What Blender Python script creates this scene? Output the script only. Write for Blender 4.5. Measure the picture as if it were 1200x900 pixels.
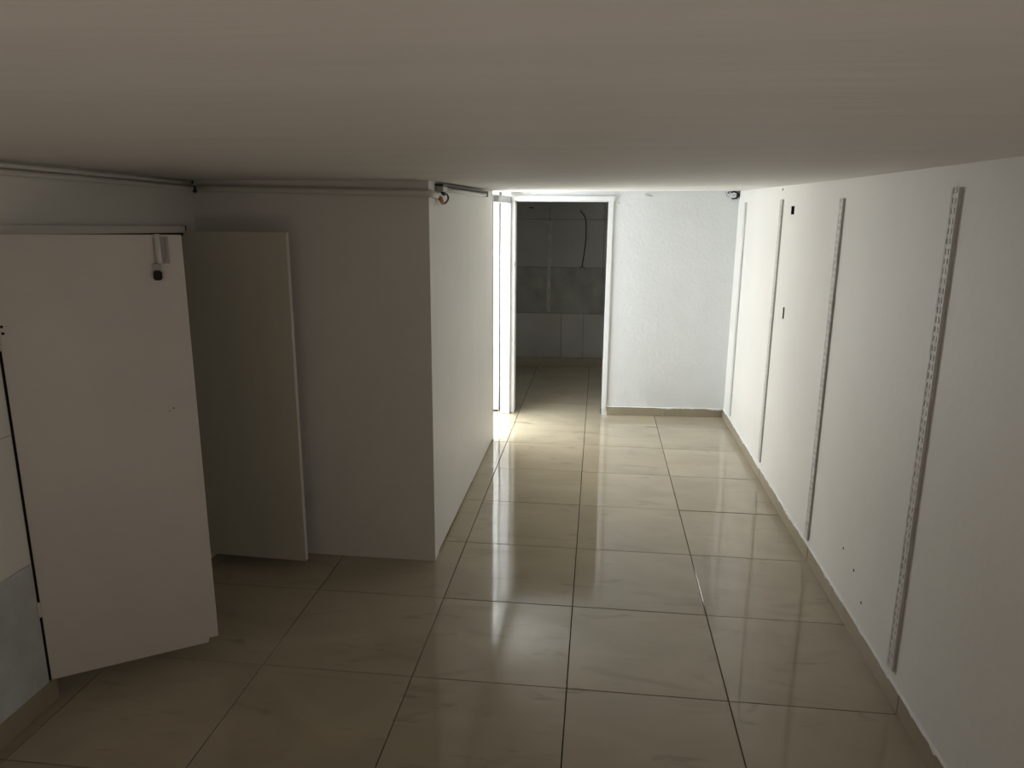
import bpy, bmesh, math, random
from mathutils import Vector, Matrix

random.seed(7)
S = bpy.context.scene
for o in list(bpy.data.objects):
    bpy.data.objects.remove(o)
COL = S.collection

# ------------------------------------------------------------------ camera
CAM_H = 1.7585
cd = bpy.data.cameras.new('camera')
cam = bpy.data.objects.new('camera', cd)
COL.objects.link(cam)
R_ = Vector((0.99329585, 0.11538733, 0.00700886))
U_ = Vector((-0.03318538, 0.22654334, 0.97343559))
F_ = Vector((-0.11073432, 0.96714212, -0.22885373))
m = Matrix.Identity(4)
for i in range(3):
    m[i][0] = R_[i]; m[i][1] = U_[i]; m[i][2] = -F_[i]
m[2][3] = CAM_H
cam.matrix_world = m
cd.sensor_width = 36.0
cd.sensor_fit = 'HORIZONTAL'
cd.lens = 868.71 * 36.0 / 1200.0
cd.clip_start = 0.02
S.camera = cam

# ------------------------------------------------------------------ world, lights, exposure
W = bpy.data.worlds.new('world'); S.world = W; W.use_nodes = True
W.node_tree.nodes['Background'].inputs[0].default_value = (0.75, 0.85, 1.0, 1)
W.node_tree.nodes['Background'].inputs[1].default_value = 0.10


def area(name, loc, aim, sx, sy, power, color):
    l = bpy.data.lights.new(name, 'AREA'); l.shape = 'RECTANGLE'
    l.size = sx; l.size_y = sy; l.energy = power; l.color = color
    o = bpy.data.objects.new(name, l); COL.objects.link(o)
    o.location = loc
    o.rotation_euler = Vector(aim).to_track_quat('-Z', 'Z').to_euler()
    return o


# daylight through the window and glazed door of the side room; warm upward fill lamp added unseen behind the viewer
area('window_daylight', (-1.62, 5.45, 1.05), (1, 0, 0), 0.9, 1.5, 64, (0.87, 0.95, 1.0))
area('glazed_door_daylight', (-1.265, 6.43, 0.95), (0, -1, 0), 0.64, 1.74, 57, (1.0, 0.99, 0.95))
area('added_floor_fill', (-0.07, -0.53, -0.08), (0, 0, 1), 2.3, 1.1, 8.6, (1.0, 0.82, 0.66))

S.view_settings.view_transform = 'Standard'
S.view_settings.look = 'None'
S.view_settings.exposure = 0.0
S.view_settings.gamma = 1.0
S.view_settings.use_curve_mapping = False


# ------------------------------------------------------------------ materials
def mat(name, color, rough=0.6, spec=0.5, metal=0.0, mottling=0.0, mscale=3.0, bump=0.0, bscale=60.0,
        stretch=(1, 1, 1), trans=0.0, alpha=1.0):
    M = bpy.data.materials.new(name); M.use_nodes = True
    nt = M.node_tree; N = nt.nodes; L = nt.links
    b = N['Principled BSDF']
    b.inputs['Base Color'].default_value = (*color, 1)
    b.inputs['Roughness'].default_value = rough
    b.inputs['Specular IOR Level'].default_value = spec
    b.inputs['Metallic'].default_value = metal
    if trans: b.inputs['Transmission Weight'].default_value = trans
    if mottling or bump:
        g = N.new('ShaderNodeNewGeometry')
        mp = N.new('ShaderNodeMapping'); mp.inputs['Scale'].default_value = stretch
        L.new(g.outputs['Position'], mp.inputs['Vector'])
    if mottling:
        n = N.new('ShaderNodeTexNoise'); n.inputs['Scale'].default_value = mscale
        n.inputs['Detail'].default_value = 6; n.inputs['Roughness'].default_value = 0.6
        L.new(mp.outputs[0], n.inputs['Vector'])
        r = N.new('ShaderNodeMapRange')
        r.inputs['From Min'].default_value = 0.3; r.inputs['From Max'].default_value = 0.7
        r.inputs['To Min'].default_value = 1 - mottling; r.inputs['To Max'].default_value = 1.0
        L.new(n.outputs['Fac'], r.inputs['Value'])
        x = N.new('ShaderNodeMix'); x.data_type = 'RGBA'; x.blend_type = 'MULTIPLY'
        x.inputs[0].default_value = 1.0
        x.inputs[6].default_value = (*color, 1)
        L.new(r.outputs[0], x.inputs[7])
        L.new(x.outputs[2], b.inputs['Base Color'])
    if bump:
        n2 = N.new('ShaderNodeTexNoise'); n2.inputs['Scale'].default_value = bscale
        n2.inputs['Detail'].default_value = 5
        L.new(mp.outputs[0], n2.inputs['Vector'])
        bp = N.new('ShaderNodeBump'); bp.inputs['Strength'].default_value = bump
        bp.inputs['Distance'].default_value = 0.01
        L.new(n2.outputs['Fac'], bp.inputs['Height'])
        L.new(bp.outputs[0], b.inputs['Normal'])
    return M


def tile_mat(name, color):
    """polished beige porcelain: faint drifting veins, scuffs, a little variation from tile to tile"""
    M = bpy.data.materials.new(name); M.use_nodes = True
    nt = M.node_tree; N = nt.nodes; L = nt.links
    b = N['Principled BSDF']
    b.inputs['Specular IOR Level'].default_value = 0.62
    b.inputs['IOR'].default_value = 1.5
    g = N.new('ShaderNodeNewGeometry'); oi = N.new('ShaderNodeObjectInfo')
    off = N.new('ShaderNodeVectorMath'); off.operation = 'SCALE'; off.inputs[3].default_value = 9.0
    cmb = N.new('ShaderNodeCombineXYZ')
    for k in range(3): L.new(oi.outputs['Random'], cmb.inputs[k])
    L.new(cmb.outputs[0], off.inputs[0])
    add = N.new('ShaderNodeVectorMath'); add.operation = 'ADD'
    L.new(g.outputs['Position'], add.inputs[0]); L.new(off.outputs[0], add.inputs[1])

    def noise(scale, detail, st, src, dist=0.0):
        mp = N.new('ShaderNodeMapping'); mp.inputs['Scale'].default_value = st
        L.new(src, mp.inputs['Vector'])
        n = N.new('ShaderNodeTexNoise'); n.inputs['Scale'].default_value = scale
        n.inputs['Detail'].default_value = detail; n.inputs['Distortion'].default_value = dist
        L.new(mp.outputs[0], n.inputs['Vector']); return n.outputs['Fac']

    def ramp(v, a, c, lo, hi):
        r = N.new('ShaderNodeMapRange'); r.inputs['From Min'].default_value = a
        r.inputs['From Max'].default_value = c
        r.inputs['To Min'].default_value = lo; r.inputs['To Max'].default_value = hi
        L.new(v, r.inputs['Value']); return r.outputs[0]

    def mul(col, f):
        x = N.new('ShaderNodeMix'); x.data_type = 'RGBA'; x.blend_type = 'MULTIPLY'
        x.inputs[0].default_value = 1.0
        if isinstance(col, tuple): x.inputs[6].default_value = (*col, 1)
        else: L.new(col, x.inputs[6])
        L.new(f, x.inputs[7]); return x.outputs[2]
    cloud = ramp(noise(2.2, 5, (1, 1.6, 1), add.outputs[0], 0.6), 0.3, 0.7, 0.88, 1.04)
    vein = ramp(noise(2.0, 9, (1, 3.2, 1), add.outputs[0], 1.4), 0.58, 0.74, 1.0, 0.84)
    scuff = ramp(noise(5.0, 8, (0.8, 2.6, 1), g.outputs['Position'], 0.9), 0.62, 0.78, 1.0, 0.70)
    each = ramp(oi.outputs['Random'], 0, 1, 0.95, 1.03)
    c = mul(mul(mul(mul(color, cloud), vein), scuff), each)
    L.new(c, b.inputs['Base Color'])
    rg = ramp(noise(3.0, 6, (1, 1, 1), g.outputs['Position']), 0.35, 0.7, 0.035, 0.10)
    L.new(rg, b.inputs['Roughness'])
    bp = N.new('ShaderNodeBump'); bp.inputs['Strength'].default_value = 0.07
    bp.inputs['Distance'].default_value = 0.002
    L.new(noise(5.0, 2, (1, 1, 1), g.outputs['Position']), bp.inputs['Height'])
    L.new(bp.outputs[0], b.inputs['Normal'])
    return M


PAINT = mat('white_wall_paint', (0.87, 0.855, 0.82), 0.55, 0.35, mottling=0.05, mscale=1.6, bump=0.10, bscale=28)
PAINT_ROUGH = mat('lumpy_white_plaster', (0.845, 0.86, 0.865), 0.6, 0.3, mottling=0.05, mscale=4, bump=0.35, bscale=38)
BOARD = mat('white_board_paint', (0.88, 0.865, 0.83), 0.5, 0.35, mottling=0.05, mscale=2.5, bump=0.03, bscale=20)
CEIL = mat('brushed_ceiling_paint', (0.84, 0.82, 0.785), 0.65, 0.3, mottling=0.07, mscale=2.0, bump=0.22, bscale=9,
           stretch=(0.6, 3.5, 1))
FRAME = mat('white_frame_enamel', (0.82, 0.82, 0.82), 0.35, 0.5)
LINTEL = mat('grey_enamel', (0.56, 0.57, 0.57), 0.4, 0.5)
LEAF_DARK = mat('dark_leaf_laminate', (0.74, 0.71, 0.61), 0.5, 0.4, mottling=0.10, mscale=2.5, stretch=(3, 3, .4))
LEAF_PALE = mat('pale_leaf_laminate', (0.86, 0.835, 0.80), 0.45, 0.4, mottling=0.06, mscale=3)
GREY_PANEL = mat('grey_skim_panel', (0.66, 0.68, 0.70), 0.6, 0.4, mottling=0.28, mscale=5, bump=0.08, bscale=30)
TILE = tile_mat('polished_beige_porcelain', (0.465, 0.405, 0.298))
SKIRT = mat('beige_skirting_tile', (0.38, 0.325, 0.235), 0.3, 0.5, mottling=0.12, mscale=8, bump=0.02)
GROUT = mat('dark_grout', (0.10, 0.085, 0.06), 0.9, 0.2)
SLAB = mat('floor_screed', (0.035, 0.03, 0.024), 0.9, 0.2)
GAP = mat('dark_gap_filler', (0.05, 0.045, 0.04), 0.9, 0.1)  # near-black of joints and chips, also painted in as gap shade
PVC = mat('white_pvc_conduit', (0.76, 0.74, 0.69), 0.4, 0.5)
BLACK = mat('black_plastic', (0.012, 0.011, 0.01), 0.5, 0.4)
WIRE = mat('black_wire', (0.015, 0.014, 0.013), 0.5, 0.4)
ORANGE = mat('orange_brown_wire', (0.42, 0.12, 0.04), 0.5, 0.4)
CLEAR = mat('milky_plastic', (0.50, 0.48, 0.47), 0.3, 0.5)
STEEL = mat('dull_steel', (0.42, 0.40, 0.37), 0.45, 0.5, metal=0.7)
DARKSTEEL = mat('dark_grey_metal', (0.05, 0.048, 0.044), 0.5, 0.5, metal=0.3)
TUBE = mat('frosted_tube', (0.80, 0.80, 0.78), 0.25, 0.5)
STRIP = mat('painted_metal_strip', (0.80, 0.79, 0.76), 0.55, 0.4, mottling=0.22, mscale=30, bump=0.25, bscale=90,
            stretch=(1, 1, .4))
BACK_UP = mat('dull_grey_paint', (0.40, 0.40, 0.38), 0.5, 0.5, mottling=0.12, mscale=3)
BACK_MID = mat('mottled_grey_tile', (0.34, 0.335, 0.31), 0.28, 0.5, mottling=0.35, mscale=4, stretch=(1.5, 1, 1))
BACK_LOW = mat('pale_grey_tile', (0.46, 0.45, 0.43), 0.25, 0.5, mottling=0.15, mscale=3)
STREAK = mat('pale_mottled_streak', (0.50, 0.50, 0.48), 0.4, 0.4, mottling=0.3, mscale=14)


# ------------------------------------------------------------------ mesh helpers
def link(name, bm, material, parent=None, smooth=False):
    bmesh.ops.recalc_face_normals(bm, faces=bm.faces[:])
    me = bpy.data.meshes.new(name); bm.to_mesh(me); bm.free()
    for mm in (material if isinstance(material, (list, tuple)) else [material]):
        me.materials.append(mm)
    if smooth:
        for p in me.polygons: p.use_smooth = True
    o = bpy.data.objects.new(name, me); COL.objects.link(o)
    if parent: o.parent = parent
    return o


def box(bm, x0, x1, y0, y1, z0, z1, bevel=0.0, seg=1):
    t = bmesh.new()
    v = [t.verts.new((x, y, z)) for x in (x0, x1) for y in (y0, y1) for z in (z0, z1)]
    for f in ((0, 1, 3, 2), (4, 6, 7, 5), (0, 4, 5, 1), (2, 3, 7, 6), (0, 2, 6, 4), (1, 5, 7, 3)):
        t.faces.new([v[i] for i in f])
    if bevel:
        bmesh.ops.bevel(t, geom=t.edges[:], offset=bevel, segments=seg, affect='EDGES')
    merge(bm, t)


def merge(bm, t, M=None):
    if M is not None: bmesh.ops.transform(t, matrix=M, verts=t.verts[:])
    mp = {}
    for v in t.verts: mp[v] = bm.verts.new(v.co)
    for f in t.faces:
        try:
            nf = bm.faces.new([mp[v] for v in f.verts]); nf.smooth = f.smooth; nf.material_index = f.material_index
        except ValueError: pass
    t.free()


def tube(bm, pts, r, n=10, caps=True):
    """round tube along a polyline, radius r (number or one per point)"""
    pts = [Vector(p) for p in pts]
    rings = []
    prev = None
    for i, p in enumerate(pts):
        a = pts[max(i - 1, 0)]; b = pts[min(i + 1, len(pts) - 1)]
        d = (b - a).normalized()
        if prev is None:
            up = Vector((0, 0, 1)) if abs(d.z) < 0.9 else Vector((1, 0, 0))
            s = d.cross(up).normalized()
        else:
            s = (prev - d * prev.dot(d)).normalized()
        prev = s
        t = d.cross(s)
        rr = r[i] if isinstance(r, (list, tuple)) else r
        rings.append([bm.verts.new(p + (s * math.cos(2 * math.pi * k / n) + t * math.sin(2 * math.pi * k / n)) * rr)
                      for k in range(n)])
    for A, B in zip(rings, rings[1:]):
        for k in range(n):
            f = bm.faces.new((A[k], A[(k + 1) % n], B[(k + 1) % n], B[k])); f.smooth = True
    if caps:
        bm.faces.new(rings[0]); bm.faces.new(rings[-1][::-1])


def curve(pts, n=8):
    """Catmull-Rom through pts"""
    P = [Vector(p) for p in pts]; P = [P[0] * 2 - P[1]] + P + [P[-1] * 2 - P[-2]]
    out = []
    for i in range(1, len(P) - 2):
        for k in range(n):
            t = k / n
            out.append(0.5 * ((2 * P[i]) + (P[i + 1] - P[i - 1]) * t + (2 * P[i - 1] - 5 * P[i] + 4 * P[i + 1] - P[i + 2]) * t * t
                              + (-P[i - 1] + 3 * P[i] - 3 * P[i + 1] + P[i + 2]) * t ** 3))
    out.append(P[-2]); return out


def ceil_z(x, y):
    def ip(v, xs, ys):
        if v <= xs[0]: return ys[0]
        for a, b, c, d in zip(xs, xs[1:], ys, ys[1:]):
            if v <= b: return c + (d - c) * (v - a) / (b - a)
        return ys[-1]
    t = min(max((1.126 - x) / 1.9, 0), 1)
    return ip(y, [4, 6.4], [1.909, 1.922]) + t * ip(y, [2.3, 3.43, 5.5, 6.4], [-.004, -.024, -.028, -.016])


def slab(bm, axis, a0, a1, u0, u1, v0, v1, holes=(), warp=None, vcuts=(), ucuts=()):
    """wall slab with rectangular holes. axis 'x': thickness a0..a1 in x, u = y, v = z. axis 'y': thickness in y, u = x."""
    us = sorted({u0, u1, *ucuts, *[h[0] for h in holes], *[h[1] for h in holes]})
    vs = sorted({v0, v1, *vcuts, *[h[2] for h in holes], *[h[3] for h in holes]})
    us = [u for u in us if u0 <= u <= u1]; vs = [v for v in vs if v0 <= v <= v1]

    def solid(i, j):
        if i < 0 or j < 0 or i >= len(us) - 1 or j >= len(vs) - 1: return False
        cu, cv = (us[i] + us[i + 1]) / 2, (vs[j] + vs[j + 1]) / 2
        return not any(h[0] < cu < h[1] and h[2] < cv < h[3] for h in holes)
    cache = {}

    def V(a, i, j):
        k = (a, i, j)
        if k not in cache:
            u, v = us[i], vs[j]
            p = (a, u, v) if axis == 'x' else (u, a, v)
            if warp: p = warp(*p)
            cache[k] = bm.verts.new(p)
        return cache[k]
    for i in range(len(us) - 1):
        for j in range(len(vs) - 1):
            if not solid(i, j): continue
            for a in (a0, a1):
                bm.faces.new((V(a, i, j), V(a, i + 1, j), V(a, i + 1, j + 1), V(a, i, j + 1)))
            for di, dj, e in ((-1, 0, ((i, j), (i, j + 1))), (1, 0, ((i + 1, j), (i + 1, j + 1))),
                              (0, -1, ((i, j), (i + 1, j))), (0, 1, ((i, j + 1), (i + 1, j + 1)))):
                if not solid(i + di, j + dj):
                    (p, q), (r, s) = e
                    bm.faces.new((V(a0, p, q), V(a1, p, q), V(a1, r, s), V(a0, r, s)))


def top_to_ceiling(x, y, z):
    return (x, y, ceil_z(x, y) if z > 1.89 else z)


def structure(o, label=None):
    o['kind'] = 'structure'
    if label: o['label'] = label
    return o


def tag(o, label, cat, group=None):
    o['label'] = label; o['category'] = cat
    if group: o['group'] = group
    return o


def empty(name, loc, rz=0.0, parent=None):
    o = bpy.data.objects.new(name, None); COL.objects.link(o)
    o.empty_display_size = 0.05
    o.location = loc; o.rotation_euler = (0, 0, rz)
    if parent: o.parent = parent
    return o


XL, XR, XP = -1.927, 1.126, -0.782          # left wall, right wall, partition faces
YC, YF, YB = 3.43, 6.366, 8.42              # front of the partition, far wall, back of the rear room
YR = -1.6                                   # wall behind the viewer
ZTOP = 1.95


def far_y(x): return YF + 0.058 * x
def back_y(x): return YB + 0.045 * x


# ------------------------------------------------------------------ floor
bm = bmesh.new()          # slab with an invented opening behind the viewer for the added fill lamp
for a in ((-2.75, 1.30, 0.073, 8.60), (-2.75, 1.30, YR - 0.15, -1.131), (-2.75, -1.270, -1.131, 0.073), (1.128, 1.30, -1.131, 0.073)):
    box(bm, *a, -0.12, -0.010)
floor = structure(link('floor', bm, SLAB))
floor['label'] = 'floor of polished beige square tiles with thin dark joints'

COLX = [-2.471, -1.871, -1.268, -0.664, -0.067, 0.530, 1.126]
ROWY = [-1.729 + 0.6 * k for k in range(18)]


def tile(x0, x1, y0, y1, poly=None, gap=0.0021, extra_near=0.0):
    """one tile: bevelled slab, a touch uneven so its reflections break at the joints"""
    t = bmesh.new()
    if poly is None:
        cx, cy = (x0 + x1) / 2, (y0 + y1) / 2
        hx, hy = (x1 - x0) / 2 - gap, (y1 - y0) / 2 - gap
        poly = [(-hx, -hy + extra_near), (hx, -hy + extra_near), (hx, hy), (-hx, hy)]
    else:
        cx, cy = (x0 + x1) / 2, (y0 + y1) / 2
        poly = [(px - cx, py - cy) for px, py in poly]
    bv = 0.0007
    lo = [t.verts.new((px, py, -0.0098)) for px, py in poly]
    mi = [t.verts.new((px, py, -bv)) for px, py in poly]
    n = len(poly)
    ins = []
    for i in range(n):                      # inset by bv
        a, b, c = Vector(poly[i - 1]), Vector(poly[i]), Vector(poly[(i + 1) % n])
        d1 = (b - a).normalized(); d2 = (c - b).normalized()
        n1 = Vector((-d1.y, d1.x)); n2 = Vector((-d2.y, d2.x))
        p = b + (n1 + n2) * bv
        ins.append(t.verts.new((p.x, p.y, 0)))
    for A, B in ((lo, mi), (mi, ins)):
        for k in range(n): t.faces.new((A[k], A[(k + 1) % n], B[(k + 1) % n], B[k]))
    t.faces.new(ins)
    o = link('floor_tile', t, TILE, floor)
    o.location = (cx, cy, random.uniform(-0.0006, 0.0))
    o.rotation_euler = (random.gauss(0, 0.0007), random.gauss(0, 0.0007), 0)
    return o


for ci in range(len(COLX) - 1):
    for ri in range(len(ROWY) - 1):
        x0, x1, y0, y1 = COLX[ci], COLX[ci + 1], ROWY[ri], ROWY[ri + 1]
        if y0 > 8.5: continue
        if x0 > -1.3 and -1.2 < y0 < -.4: continue          # invented opening over the added fill lamp
        y1 = min(y1, 8.44)
        if y0 < 3.6 and x1 < -1.9 and not (y1 > 2.0): continue
        ex = 0.004 if (ci == 5 and abs(y0 - 4.271) < 0.01) else 0.0   # the open joint beside the right wall
        tile(x0, x1, y0, y1, extra_near=ex)

# pale arc scraped into the tiles by a door
t = bmesh.new(); A = []
arc = curve([(-.735, 5.515, 0), (-.732, 5.74, 0), (-.718, 5.92, 0), (-.69, 6.05, 0), (-.64, 6.10, 0), (-.58, 6.105, 0)], 6)
for i, p in enumerate(arc):
    d = (arc[min(i + 1, len(arc) - 1)] - arc[max(i - 1, 0)]).normalized(); nn = Vector((-d.y, d.x, 0)) * .0035
    A.append([t.verts.new((p + nn).to_tuple()[:2] + (.0003,)), t.verts.new((p - nn).to_tuple()[:2] + (.0003,)),
              t.verts.new((p - nn).to_tuple()[:2] + (-.0012,)), t.verts.new((p + nn).to_tuple()[:2] + (-.0012,))])
for a, b in zip(A, A[1:]):
    for i in range(4): t.faces.new((a[i], b[i], b[(i + 1) % 4], a[(i + 1) % 4]))
link('scrape_mark', t, SKIRT, floor)['label'] = 'thin curved scrape on the tiles'

# ------------------------------------------------------------------ ceiling
bm = bmesh.new()
NX, NY = 16, 40
gx = [-2.75 + 4.05 * i / NX for i in range(NX + 1)]; gy = [YR - 0.15 + (8.60 - YR + 0.15) * j / NY for j in range(NY + 1)]
grid = [[bm.verts.new((x, y, ceil_z(x, y))) for y in gy] for x in gx]
topg = [[bm.verts.new((x, y, 2.05)) for y in (gy[0], gy[-1])] for x in (gx[0], gx[-1])]
for i in range(NX):
    for j in range(NY):
        bm.faces.new((grid[i][j], grid[i][j + 1], grid[i + 1][j + 1], grid[i + 1][j])).smooth = True
bm.faces.new((topg[0][0], topg[1][0], topg[1][1], topg[0][1]))
bm.faces.new([topg[0][0]] + [topg[1][0]] + [grid[i][0] for i in range(NX, -1, -1)])
bm.faces.new([topg[1][1]] + [topg[0][1]] + [grid[i][NY] for i in range(0, NX + 1)])
bm.faces.new([topg[0][1]] + [topg[0][0]] + [grid[0][j] for j in range(0, NY + 1)])
bm.faces.new([topg[1][0]] + [topg[1][1]] + [grid[NX][j] for j in range(NY, -1, -1)])
structure(link('ceiling', bm, CEIL), 'low brushed white ceiling slab')

# ------------------------------------------------------------------ walls
YS = [0, 1, 2.3, 2.9, 3.43, 4, 4.5, 5, 5.5, 6, 6.4, 7.2]      # cuts so that wall tops follow the ceiling
XS = [-2.2, -1.9, -1.5, -1.1, -.774, -.4, 0, .4, .8]
BOX1 = (4.612, 4.690, 1.742, 1.792)
BOX2 = (4.630, 4.668, 1.122, 1.194)
bm = bmesh.new()
slab(bm, 'x', XR, XR + 0.14, YR, YB + 0.12, 0, ZTOP, holes=(BOX1, BOX2), warp=top_to_ceiling, ucuts=YS)
wall_right = structure(link('wall_right', bm, PAINT), 'long white right wall carrying four slotted uprights')

bm = bmesh.new()
OPEN = (2.160, 3.312, 0, 1.66)
slab(bm, 'x', XL - 0.10, XL, YR, YC, 0, ZTOP, holes=(OPEN,), warp=top_to_ceiling, ucuts=YS)
wall_left = structure(link('wall_left', bm, PAINT), 'white left wall with the closet opening')

bm = bmesh.new()      # wall across the left half, facing the viewer
slab(bm, 'y', YC, YC + 0.09, -2.70, XP, 0, ZTOP, warp=top_to_ceiling, ucuts=XS)
structure(link('wall_partition_front', bm, BOARD), 'white partition wall facing the viewer')

# partition along the corridor: board hung 8 mm over the floor; dark strip added in the gap to block side-room light
def part_warp(x, y, z):
    if z < 0.05: z = 0.015 if y < 4.55 else 0.010
    return top_to_ceiling(x, y, z)
bm = bmesh.new()
slab(bm, 'x', XP - 0.07, XP, YC + 0.09, 5.50, 0.0, ZTOP, warp=part_warp, ucuts=YS + [4.54, 4.56])
wp = structure(link('wall_partition_side', bm, BOARD), 'white partition board along the corridor')
bm = bmesh.new(); box(bm, XP - 0.06, XP - 0.010, YC + 0.09, 5.50, 0.0, 0.0098)
link('base_gap_block', bm, GAP, wp)

# wall behind the viewer with the entrance
bm = bmesh.new()
slab(bm, 'y', YR - 0.12, YR, XL - 0.10, XR, 0, ZTOP, holes=((-0.2, 0.9, 0, 1.8),), warp=top_to_ceiling, ucuts=XS)
structure(link('wall_entrance', bm, PAINT), 'wall with an open entrance behind the viewer')

# far wall (a few degrees off square) with the doorway to the rear room
def far_warp(x, y, z):
    return (x, y + 0.058 * x, ceil_z(x, 6.4) if z > 1.89 else z)
bm = bmesh.new()
slab(bm, 'y', YF, YF + 0.11, -0.745, XR, 0, ZTOP, holes=((-0.706, 0.066, 0, 1.832),), warp=far_warp, ucuts=XS)
wall_far = structure(link('wall_far', bm, PAINT_ROUGH), 'lumpy white far wall with the doorway')
bm = bmesh.new()      # stub between the two doorways
box(bm, -0.823, -0.741, 6.286, 6.43, 0, 1.8105, 0.003)
box(bm, -0.823, -0.741, 6.335, 6.43, 1.812, ceil_z(-.78, 6.38) - .0005, 0.001)
structure(link('wall_stub', bm, FRAME), 'bright white stub of wall between side opening and doorway')

# side room
bm = bmesh.new()
slab(bm, 'y', 6.36, 6.46, -2.70, -0.850, 0, ZTOP, holes=((-1.60, -0.93, 0.0, 1.84),), warp=top_to_ceiling, ucuts=XS)
wsb = structure(link('wall_side_room_back', bm, FRAME), 'back wall of the bright side room')
bm = bmesh.new(); box(bm, -2.55, -0.852, 6.350, 6.3595, 0.0, 0.014)
link('floor_gap', bm, GAP, wsb)
bm = bmesh.new()
slab(bm, 'x', -1.80, -1.66, YC + 0.09, 6.36, 0, ZTOP, holes=((4.98, 5.92, 0.28, 1.82),), warp=top_to_ceiling, ucuts=YS)
structure(link('wall_side_room_left', bm, PAINT), 'side room wall with the daylight window')
win = empty('window_1', (-1.73, 5.45, 0.28)); structure(win, 'window of the side room')
for nm, a in (('frame_post', (-.03, .03, -.47, -.44, 0, 1.54)), ('frame_post', (-.03, .03, .44, .47, 0, 1.54)),
              ('frame_rail', (-.03, .03, -.44, .44, 0, .03)), ('frame_rail', (-.03, .03, -.44, .44, 1.51, 1.54))):
    bm = bmesh.new(); box(bm, *a, 0.003); link(nm, bm, FRAME, win)

# rear room
bm = bmesh.new(); slab(bm, 'x', -0.98, -0.932, 6.46, back_y(-.95) - .002, 0, ZTOP, warp=top_to_ceiling, ucuts=YS)
structure(link('wall_rear_room_left', bm, BACK_UP), 'left wall of the dark rear room')
bm = bmesh.new()
slab(bm, 'y', YB + 0.008, YB + 0.12, -0.98, XR, 0, ZTOP,
     warp=lambda x, y, z: (x, y + .045 * x, ceil_z(x, 8.4) if z > 1.89 else z), ucuts=XS)
wall_back = structure(link('wall_back', bm, GROUT), 'dark back wall of the rear room in wide panels')


def wall_panel(x0, x1, z0, z1, material, proud=0.0, label=None):
    t = bmesh.new(); box(t, x0 + .0015, x1 - .0015, -0.008 - proud, 0.004, z0 + .0015, z1 - .0015, 0.0012)
    for v in t.verts: v.co.y += YB + 0.006 + 0.045 * v.co.x
    o = link('wall_panel', t, material, wall_back)
    if label: o['label'] = label
    return o


ZR = [0.105, 0.613, 1.133, 1.658, 1.885]
for r, (xs, mt) in enumerate((([-.93, -.40, -.15, .45, 1.11], BACK_LOW), ([-.93, -.55, .05, .6, 1.11], BACK_MID),
                              ([-.93, -.55, .05, .6, 1.11], BACK_UP), ([-.93, -.55, .05, .6, 1.11], BACK_UP))):
    for a, b in zip(xs, xs[1:]):
        wall_panel(a, b, ZR[r], ZR[r + 1], mt, random.uniform(0, .002))
# vertical pale streak over the joint
t = bmesh.new()
pts = []
for k in range(15):
    z = 1.64 - k * (1.64 - 0.63) / 14
    w = 0.022 + random.uniform(-.006, .008); dx = random.uniform(-.006, .006)
    pts.append((t.verts.new((-.55 - w + dx, YB - .005 + .045 * -.55, z)), t.verts.new((-.55 + w + dx, YB - .005 + .045 * -.55, z))))
for (a, b), (c, d) in zip(pts, pts[1:]): t.faces.new((a, b, d, c))
r = bmesh.ops.extrude_face_region(t, geom=t.faces[:])
for v in r['geom']:
    if isinstance(v, bmesh.types.BMVert): v.co.y += 0.004
o = link('pale_streak', t, STREAK, wall_back)


# ------------------------------------------------------------------ skirting tiles with ragged paint along their tops
def skirting(name, P, Q, h, nrm, cuts, label, ragged=True, thick=0.009, mat_=SKIRT):
    """pieces from P to Q on the floor, nrm = unit vector into the room"""
    root = empty(name, (0, 0, 0)); structure(root, label)
    P, Q, nrm = Vector(P), Vector(Q), Vector(nrm)
    d = (Q - P); Lg = d.length; d.normalize()
    cs = [0] + [c for c in cuts if 0 < c < Lg] + [Lg]
    M = Matrix((d, nrm, Vector((0, 0, 1)))).transposed().to_4x4(); M.translation = P
    for a, b in zip(cs, cs[1:]):
        t = bmesh.new()
        box(t, a + .0008, b - .0008, 0.0005, thick + random.uniform(-.0008, .001), 0.0006, h + random.uniform(-.002, .002), 0.0012)
        bmesh.ops.transform(t, matrix=M, verts=t.verts[:])
        link('baseboard_tile', t, mat_, root)
    if ragged:
        t = bmesh.new(); n = int(Lg / 0.02)
        A = []; dz = 0.0
        for k in range(n + 1):
            s = Lg * k / n
            dz = dz * 0.75 + random.gauss(0, .0035)
            lo = h - 0.0005 + max(-.011, min(.003, dz)); hi = h + 0.006 + random.uniform(0, .002)
            A.append([t.verts.new((s, thick + .0018, lo)), t.verts.new((s, thick + .0008, h + .0028)),
                      t.verts.new((s, .0008, hi)), t.verts.new((s, 0.0004, lo))])
        for a, b in zip(A, A[1:]):
            for i in range(4): t.faces.new((a[i], b[i], b[(i + 1) % 4], a[(i + 1) % 4]))
        t.faces.new(A[0]); t.faces.new(A[-1])
        bmesh.ops.transform(t, matrix=M, verts=t.verts[:])
        o = link('paint_edge', t, PAINT_ROUGH, root)
        o['label'] = 'ragged white paint along the top of the skirting'
    return root


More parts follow.
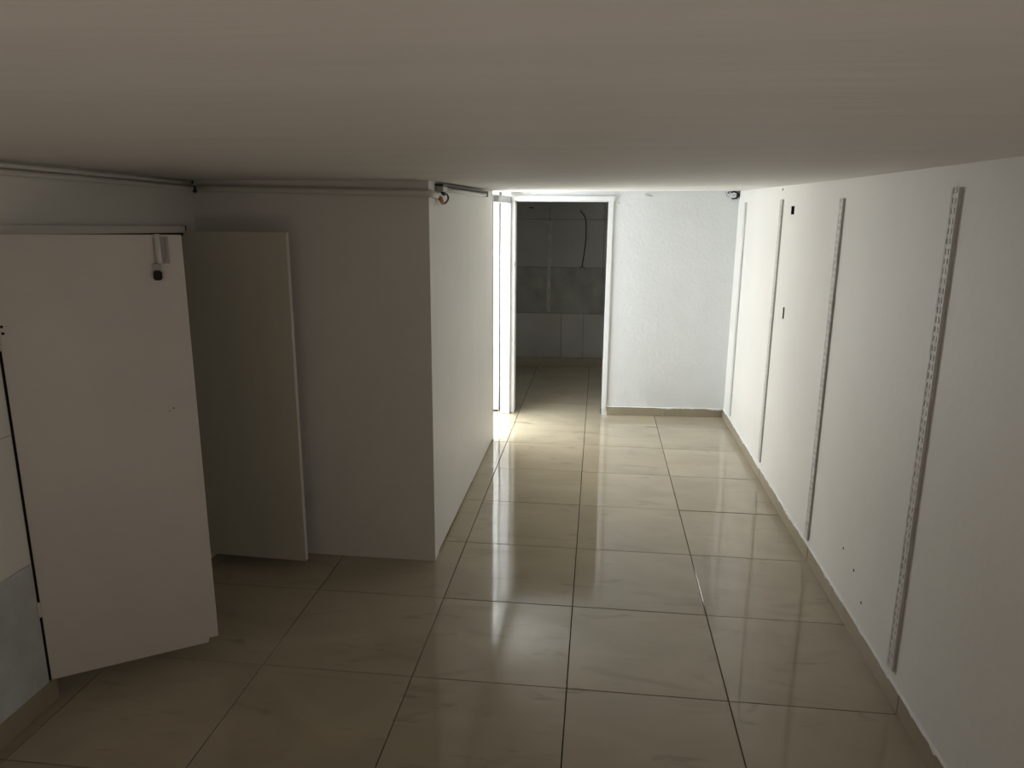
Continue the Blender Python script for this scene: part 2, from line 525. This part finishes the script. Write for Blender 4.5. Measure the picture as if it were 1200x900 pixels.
skirting('baseboard_right', (XR, YR, 0), (XR, far_y(XR) - .011, 0), 0.080, (-1, 0, 0), [0.47 + .6 * k for k in range(14)],
         'beige tile skirting along the right wall')
skirting('baseboard_far', (XR - .012, far_y(XR), 0), (0.112, far_y(.112), 0), 0.073, (-.0579, -.9983, 0), [.51],
         'beige tile skirting under the far wall')
skirting('baseboard_left', (XL, 2.185, 0), (XL, YR, 0), 0.084, (1, 0, 0), [.6 * k + .35 for k in range(7)],
         'beige tile skirting under the left wall panels', ragged=False, thick=0.012)
skirting('baseboard_back', (1.1, back_y(1.1), 0), (-.93, back_y(-.93), 0), 0.104, (-.045, -.999, 0),
         [.51 + .6 * k for k in range(6)], 'brown tile skirting of the rear room', ragged=False, thick=.010)

# ------------------------------------------------------------------ cladding panels of the left wall, in front of the closet
for (z0, z1, mt, lb) in ((.086, .5525, GREY_PANEL, 'grey mottled lower panel'), (.5545, 1.0185, BOARD, None), (1.0205, 1.66, BOARD, None)):
    for (y0, y1) in ((1.25, 2.148), (0.35, 1.247), (-0.55, 0.347)):
        t = bmesh.new(); box(t, XL + .0005, XL + 0.010, y0, y1, z0, z1, 0.0015)
        o = link('wall_panel', t, mt, wall_left)
        if lb: o['label'] = lb

# ------------------------------------------------------------------ doorways: casings
dr = empty('door_1', (-.32, YF, 0)); structure(dr, 'white cased doorway to the dark rear room')
rz = math.atan(0.058)
def casing(name, x0, x1, z0, z1, y0=-0.016, y1=0.0, mt=FRAME, parent=dr):
    t = bmesh.new(); box(t, x0, x1, y0, y1, z0, z1, 0.003, 2)
    for v in t.verts: v.co.y += YF + .058 * v.co.x
    o = link(name, t, mt); o.parent = parent; o.matrix_parent_inverse = Matrix.Translation((.32, -YF, 0))
    return o
casing('jamb_casing', 0.064, 0.108, 0.055, 1.834)
casing('head_casing', -0.738, 0.116, 1.834, 1.872, y0=-.026)
casing('jamb_post', -0.739, -0.706, 0.002, 1.834, y0=-.006, y1=-.0005)
casing('jamb_lining', 0.0585, 0.0655, 0.002, 1.83, y0=.004, y1=.108, mt=DARKSTEEL)['label'] = 'right jamb lining coloured dark for its unlit side'  # shade of the reveal put into the lining's colour
casing('head_lining', -0.703, 0.057, 1.8265, 1.8315, y0=.004, y1=.108, mt=FRAME)
h_ = casing('strike_plate', -0.712, -0.7055, 1.29, 1.33, y0=-.012, y1=-.004, mt=STEEL)

dr2 = empty('door_2', (XP, 5.52, 0)); structure(dr2, 'opening from the corridor into the bright side room')
def d2(name, a, mt=FRAME):
    t = bmesh.new(); box(t, *a, 0.003, 2)
    o = link(name, t, mt); o.parent = dr2; o.matrix_parent_inverse = Matrix.Translation((-XP, -5.52, 0)); return o
d2('jamb_post', (XP - .072, XP + .002, 5.506, 5.548, 0.0015, 1.868))
d2('jamb_gap', (XP - .06, XP - .002, 5.5003, 5.5057, 0.001, 1.868), GAP)
d2('lintel', (-.802, -.744, 5.552, 6.318, 1.8115, 1.866), LINTEL)

# ------------------------------------------------------------------ closet in the left wall
closet = empty('built_in_closet', (XL, 2.74, 0))
tag(closet, 'built-in white closet in left wall with two open door leaves', 'closet')
CI = Matrix.Translation((-XL, -2.74, 0))
def cpart(name, bm, mt, parent=closet):
    o = link(name, bm, mt); o.parent = parent
    o.matrix_parent_inverse = CI if parent is closet else Matrix.Identity(4)
    return o
# carcass: shallow box behind the wall
bm = bmesh.new()
for a in ((-2.56, -2.545, 2.13, 3.34, .001, 1.70), (-2.545, -2.029, 2.13, 2.145, .001, 1.70), (-2.545, -2.029, 3.325, 3.34, .001, 1.70),
          (-2.545, -2.029, 2.145, 3.325, 1.685, 1.70)):
    box(bm, *a)
cpart('carcass', bm, BOARD)
# header rail
bm = bmesh.new(); box(bm, XL + .0005, XL + .026, 2.166, 3.300, 1.657, 1.688, .002)
for v in bm.verts: v.co.z += (2.74 - v.co.y) * 0.022
cpart('header_rail', bm, LEAF_PALE)
bm = bmesh.new(); box(bm, XL + .0005, XL + .024, 3.3015, 3.312, 1.632, 1.677, .001)
cpart('rail_end', bm, BLACK)
bm = bmesh.new(); box(bm, XL - .02, XL + .022, 2.166, 3.300, 1.644, 1.6565)  # dark strip painted in as the shadow line under the rail
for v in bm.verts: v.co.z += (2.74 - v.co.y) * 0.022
cpart('rail_painted_shadow', bm, GAP)


def leaf(hx, hy, tx, ty, prof, thick, mats):
    """door leaf: profile in (u along the leaf, z), visible face on the viewer's side"""
    h = Vector((hx, hy, 0)); d = Vector((tx - hx, ty - hy, 0)); d.normalize()
    back = Vector((-d.y, d.x, 0))
    M = Matrix((d, back, Vector((0, 0, 1)))).transposed().to_4x4(); M.translation = h
    t = bmesh.new()
    f = t.faces.new([t.verts.new((u, 0, z)) for u, z in prof])
    r = bmesh.ops.extrude_face_region(t, geom=[f])
    for v in r['geom']:
        if isinstance(v, bmesh.types.BMVert): v.co.y += thick
    bmesh.ops.bevel(t, geom=t.edges[:], offset=.0012, segments=1, affect='EDGES')
    bmesh.ops.recalc_face_normals(t, faces=t.faces[:])
    for fc in t.faces:
        fc.material_index = 0 if fc.normal.y < -.5 else 1
    o = link('door_leaf', t, mats)
    o.parent = closet; o.matrix_world = M
    o.matrix_parent_inverse = CI; o.matrix_basis = M
    return o


leaf1 = leaf(-1.9190, 2.1635, -1.463, 2.506,
             [(0, .088), (.534, .0725), (.536, .091), (.571, .0905), (.571, 1.664), (0, 1.672)], .028, [LEAF_PALE, LEAF_PALE])
leaf1['label'] = 'pale near leaf with a latch and a chipped corner'
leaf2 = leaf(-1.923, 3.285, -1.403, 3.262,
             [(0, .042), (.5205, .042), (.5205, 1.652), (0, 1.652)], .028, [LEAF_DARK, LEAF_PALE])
leaf2['label'] = 'dark far leaf with a pale edge'


def lpart(name, bm, mt, label=None):
    o = link(name, bm, mt, leaf1)
    if label: o['label'] = label
    return o
LU = -.0105            # leaf measurements start at the wall face
bm = bmesh.new(); box(bm, .487 + LU, .537 + LU, -.004, -.0004, 1.566, 1.657, .001); lpart('latch_plate', bm, CLEAR, 'milky latch plate')
bm = bmesh.new(); tube(bm, [(.502 + LU, -.009, 1.668), (.503 + LU, -.009, 1.60), (.506 + LU, -.009, 1.568)], .009, 10)
lpart('latch_bolt', bm, TUBE, 'white latch bolt')
bm = bmesh.new(); tube(bm, [(.530 + LU, -.007, 1.655), (.530 + LU, -.007, 1.585), (.521 + LU, -.007, 1.572)], .005, 8)
lpart('latch_guide', bm, CLEAR)
bm = bmesh.new(); box(bm, .478 + LU, .507 + LU, -.016, -.0004, 1.546, 1.567, .002); lpart('latch_bracket', bm, CLEAR)
bm = bmesh.new(); box(bm, .479 + LU, .507 + LU, -.022, -.0004, 1.510, 1.542, .004, 2); lpart('latch_catch', bm, BLACK, 'black latch catch')
bm = bmesh.new(); tube(bm, [(.525 + LU, -.008, 1.577), (.525 + LU, -.0002, 1.577)], .004, 8); lpart('screw', bm, BLACK)
for u, z, r_ in ((.5, 1.044, .0028), (.486, 1.036, .002), (.018, 1.378, .005), (.0195, 1.356, .005)):
    bm = bmesh.new(); tube(bm, [(u + LU + .002, -.0015, z), (u + LU + .002, .001, z)], r_, 8); lpart('screw', bm, BLACK)
# dark strip that paints the shade of the gap behind the hinge edge
bm = bmesh.new(); box(bm, XL - .012, XL - .003, 2.1605, 2.176, .002, 1.655); cpart('hinge_painted_shade', bm, GAP)
# hinge stops in the gap
for z in (.345, 1.30):
    bm = bmesh.new(); box(bm, XL + .0005, XL + .012, 2.1485, 2.160, z, z + .055, .001)
    cpart('hinge', bm, LEAF_PALE)

# ------------------------------------------------------------------ slotted uprights on the right wall
def upright_mesh():
    """flat channel with two columns of slots and a paint-crusted far edge; local: x = off the wall (-), y along wall, z up"""
    t = bmesh.new()
    Lz, w, dpt, th = 1.716, 0.046, 0.010, 0.002
    hw = w / 2
    box(t, -dpt, 0, -hw, -hw + th, 0, Lz)
    box(t, -dpt, 0, hw - th, hw, 0, Lz)
    box(t, -dpt + .0045, 0, -hw + th, hw - th, 0, Lz)      # backing like old paint, added so the slots don't go dark
    # face plate: vertical bars and bridges, slots left open
    sl = ((-.0135, -.0075), (.0075, .0135))
    for a, b in ((-hw + th, sl[0][0]), (sl[0][1], sl[1][0]), (sl[1][1], hw - th)):
        box(t, -dpt, -dpt + th, a, b, 0, Lz)
    n = 54; p = Lz / n
    for k in range(n):
        for a, b in sl:
            box(t, -dpt, -dpt + th, a, b, k * p, k * p + p * .42)
    return t
def crust_mesh(seed):
    rnd = random.Random(seed)
    t = bmesh.new(); Lz = 1.716; n = 110; rings = []
    e = 0.006
    for k in range(n + 1):
        z = Lz * k / n
        e = min(.014, max(.002, e + rnd.gauss(0, .0025)))
        f = .004 + rnd.uniform(0, .004)
        rings.append([t.verts.new(p) for p in ((-.0004, .0232, z), (-.0004, .0232 + e, z), (-.004, .0232 + e * .6, z),
                                               (-.0105 - rnd.uniform(0, .0012), .0232 + e * .12, z), (-.0106, .0232 - f, z), (-.0098, .0232 - f, z),)])
    for A, B in zip(rings, rings[1:]):
        for i in range(6): t.faces.new((A[i], A[(i + 1) % 6], B[(i + 1) % 6], B[i]))
    t.faces.new(rings[0]); t.faces.new(rings[-1][::-1])
    return t
UP = [(2.572, .121, 0.0), (3.722, .104, .003), (4.915, .116, .004), (6.10, .110, .003)]
ULAB = ['nearest slotted upright on right wall, widest and most visibly crusted',
        'second slotted upright from the viewer, right of the two wall boxes',
        'third slotted upright from the viewer, left of the two wall boxes',
        'farthest slotted upright, thin line beside the far corner']
proto = None
for i, (y, z, tilt) in enumerate(UP):
    r_ = empty('slotted_upright', (XR - .0005, y, z))
    r_.rotation_euler = (tilt, 0, 0)
    tag(r_, ULAB[i], 'upright', 'slotted shelf uprights on the right wall')
    if proto is None:
        proto = link('channel', upright_mesh(), STRIP, r_)
    else:
        c = proto.copy(); COL.objects.link(c); c.parent = r_
    link('paint_crust', crust_mesh(i), STRIP, r_)['label'] = 'lumpy dried paint along one edge'

# ------------------------------------------------------------------ empty boxes sunk in the right wall
for (y0, y1, z0, z1), lb in ((BOX1, 'upper small dark empty wall box near the ceiling'),
                             (BOX2, 'lower small dark empty wall box at mid height')):
    bm = bmesh.new(); g = .0008
    slab(bm, 'x', XR + .002, XR + .055, y0 + g, y1 - g, z0 + g, z1 - g, holes=((y0 + .003, y1 - .003, z0 + .003, z1 - .003),))
    box(bm, XR + .0555, XR + .058, y0 + g, y1 - g, z0 + g, z1 - g)
    b_ = link('wall_box', bm, BLACK); tag(b_, lb, 'wall box', 'empty wall boxes in the right wall')

# ------------------------------------------------------------------ conduits
def conduit(name, pts, r, label, group=None, ends=None, n=12):
    root = empty(name, pts[0])
    tag(root, label, 'conduit', group)
    inv = Matrix.Translation(-Vector(pts[0]))
    bm = bmesh.new(); tube(bm, pts, r, n); o = link('pipe', bm, PVC); o.parent = root; o.matrix_parent_inverse = inv
    return root, inv
XW = XL + .0125
c1, inv1 = conduit('conduit', [(XW, -1.55, 1.893), (XW, 0.6, 1.8925), (XW, 2.28, 1.8875), (XW, 2.9, 1.878), (XW, 3.395, 1.8685)], .0095,
                   'upper of two white conduits along the left wall under ceiling', 'conduits under the ceiling at left')
bm = bmesh.new(); tube(bm, [(XW, 3.396, 1.8685), (XW + .004, 3.412, 1.873), (XW + .005, 3.418, 1.878)], [.008, .006, .004], 8)
o = link('end_plug', bm, BLACK); o.parent = c1; o.matrix_parent_inverse = inv1
c2, inv2 = conduit('conduit', [(XW, -1.55, 1.8705), (XW, 0.6, 1.8695), (XW, 2.28, 1.8645), (XW, 2.9, 1.8555), (XW, 3.36, 1.846), (XW + .006, 3.400, 1.8455)],
                   [.011] * 6, 'lower of two white conduits along the left wall under ceiling', 'conduits under the ceiling at left')
bm = bmesh.new(); tube(bm, [(XW + .006, 3.4055, 1.847), (XW + .008, 3.417, 1.848)], [.009, .0115], 10)
o = link('end_plug', bm, DARKSTEEL); o.parent = c2; o.matrix_parent_inverse = inv2
bm = bmesh.new(); tube(bm, [(XW + .008, 3.4055, 1.839), (XW + .012, 3.4175, 1.834)], [.006, .011], 10)
o = link('end_plug', bm, DARKSTEEL); o.parent = c2; o.matrix_parent_inverse = inv2

pp = curve([(-1.885, YC - .0165, 1.846), (-1.4, YC - .0165, 1.838), (-.95, YC - .0165, 1.831), (-.80, YC - .018, 1.829), (-.767, YC - .008, 1.827),
            (XP + .016, YC + .03, 1.825), (XP + .016, YC + .088, 1.820)], 6)
c3, inv3 = conduit('conduit', [tuple(p) for p in pp], .0155,
                   'painted conduit across top of the partition wall, turning its corner')

# ------------------------------------------------------------------ tube lamp on the partition
lamp = empty('tube_lamp', (XP, 4.3, 1.86))
tag(lamp, 'unlit white tube lamp high on the corridor side of the partition', 'lamp')
LI = Matrix.Translation((-XP, -4.3, -1.86))
def lp(name, bm, mt, label=None):
    o = link(name, bm, mt); o.parent = lamp; o.matrix_parent_inverse = LI
    if label: o['label'] = label
LY0, LY1 = 3.56, 5.03
bm = bmesh.new()
for k in range(1): box(bm, XP + .001, XP + .040, LY0, LY1 - .01, 1.8655, 1.8755, .001)
lp('batten', bm, DARKSTEEL, 'dark metal batten')
bm = bmesh.new(); tube(bm, [(XP + .022, LY0 + .10, 1.853), (XP + .022, LY1 - .012, 1.853)], .0115, 12); lp('tube', bm, TUBE)
bm = bmesh.new(); box(bm, XP + .002, XP + .040, LY0 + .004, LY0 + .098, 1.840, 1.8648, .002); lp('end_cap', bm, STEEL, 'grey ballast end')
bm = bmesh.new(); box(bm, XP + .008, XP + .037, LY1 - .0115, LY1 + .004, 1.840, 1.8648, .002); lp('end_cap', bm, DARKSTEEL)
bm = bmesh.new()
tube(bm, curve([(XP + .022, 3.60, 1.843), (XP + .024, 3.66, 1.838), (XP + .026, 3.735, 1.825), (XP + .026, 3.74, 1.805), (XP + .024, 3.69, 1.789),
                (XP + .024, 3.64, 1.785), (XP + .026, 3.612, 1.788)], 6), .0048, 8)
lp('wire', bm, WIRE, 'looped black wire')
bm = bmesh.new(); tube(bm, [(XP + .018, YC + .104, 1.818), (XP + .026, YC + .140, 1.806), (XP + .026, YC + .185, 1.788)], [.009, .011, .009], 8)
lp('wire_end', bm, ORANGE, 'orange brown wire ends')
bm = bmesh.new()
tube(bm, [(XP + .022, 3.60, 1.846), (XP + .024, 3.645, 1.832), (XP + .024, 3.665, 1.826)], [.006, .010, .006], 8)
lp('wire_joint', bm, BLACK, 'taped black wire joint')

# ------------------------------------------------------------------ small things
# cable on the rear wall
yb = back_y(-.18) - .012
bm = bmesh.new()
tube(bm, curve([(-.222, yb + .003, 1.753), (-.195, yb - .01, 1.725), (-.160, yb - .018, 1.665), (-.150, yb - .012, 1.52), (-.157, yb - .01, 1.36), (-.182, yb - .008, 1.155)], 6),
     .0055, 8)
cb = link('hanging_cable', bm, WIRE); tag(cb, 'thin black cable hanging on the dark rear wall', 'cable')
for s in (-1, 1):
    bm = bmesh.new(); tube(bm, [(-.182, yb - .008, 1.156), (-.182 + .03 * s, yb - .010, 1.122)], .004, 6); link('wire_end', bm, WIRE, cb)
bm = bmesh.new(); tube(bm, curve([(-.78, back_y(-.78) - .012, 1.785), (-.765, back_y(-.78) - .02, 1.783), (-.735, back_y(-.74) - .012, 1.779)], 4), .006, 6)
tag(link('wire_stub', bm, WIRE), 'short dark wire stub on rear wall near its ceiling', 'wire')

# conduit stub in the far corner: white ring round a dark bore, with broken plaster
ck = empty('corner_socket', (1.086, far_y(1.086), 1.893))
tag(ck, 'white round socket with dark broken edge in the far ceiling corner', 'socket')
fy = far_y(1.086)
def ring(cx, cz, r0, r1, y, depth, mt, name, jag=0.0, a0=0, a1=360, n=26, squash=1.0):
    t = bmesh.new(); A = []
    full = (a1 - a0) >= 360
    for k in range(n + (0 if full else 1)):
        a = math.radians(a0 + (a1 - a0) * k / n)
        rr = r1 * (1 + random.uniform(-jag, jag)); ri = r0 * (1 + random.uniform(-jag, jag) * .5)
        A.append([t.verts.new((cx + math.cos(a) * q, y + dd, cz + math.sin(a) * q * squash)) for q, dd in ((ri, 0), (rr, 0), (rr, depth), (ri, depth))])
    prs = list(zip(A, A[1:])) + ([(A[-1], A[0])] if full else [])
    for a, b in prs:
        for i in range(4): t.faces.new((a[i], b[i], b[(i + 1) % 4], a[(i + 1) % 4]))
    if not full: t.faces.new(A[0]); t.faces.new(A[-1])
    o = link(name, t, mt); o.parent = ck; o.matrix_parent_inverse = Matrix.Translation((-1.086, -fy, -1.893))
    return o
fc = fy - .0015
ring(1.082, 1.886, .026, .040, fc - .016, .016, BLACK, 'broken_edge', .16, -120, 140, squash=.8)['label'] = 'ragged dark broken edge'
ring(1.074, 1.886, .006, .0265, fc - .030, .029, FRAME, 'socket_ring', .05, squash=.8)['label'] = 'white socket ring'
ring(1.106, 1.884, .0005, .011, fc - .036, .019, BLACK, 'dark_bore', .05, squash=.9)
for dx, dz, r_ in ((-.052, .012, .006), (-.062, -.004, .004), (-.045, .022, .005), (-.050, -.014, .003), (-.070, .016, .003)):
    ring(1.086 + dx, 1.890 + dz, .0004, r_, fc - .003, .003, GAP, 'plaster_chip', .3, n=8)

bm = bmesh.new()
yn = far_y(.40)
tube(bm, curve([(.362, yn - .004, 1.888), (.38, yn - .016, 1.884), (.405, yn - .022, 1.878), (.425, yn - .012, 1.872)], 4), [.006, .006, .006, .006, .006, .005, .005, .005, .005, .004, .004, .003, .002], 6)
tag(link('wire_stub', bm, STEEL), 'short grey wire stub high on the far wall right of doorway', 'wire')
bm = bmesh.new(); tube(bm, [(XR - .006, 4.93, 1.893), (XR - .0004, 4.93, 1.893)], .006, 8)
tag(link('wall_plug', bm, STEEL), 'small grey plug high on right wall above third upright', 'plug')
bm = bmesh.new(); tube(bm, [(.150, far_y(.15) - .005, 1.82), (.150, far_y(.15) - .0004, 1.82)], .006, 8)
tag(link('wall_plug', bm, STEEL), 'small grey plug on far wall beside the doorway casing', 'plug')
for y, z in ((3.05, .27), (3.2, .30), (2.93, .185)):
    t = bmesh.new(); tube(t, [(XR - .0015, y, z), (XR + .001, y, z)], .006, 7)
    link('paint_chip', t, GAP, wall_right)
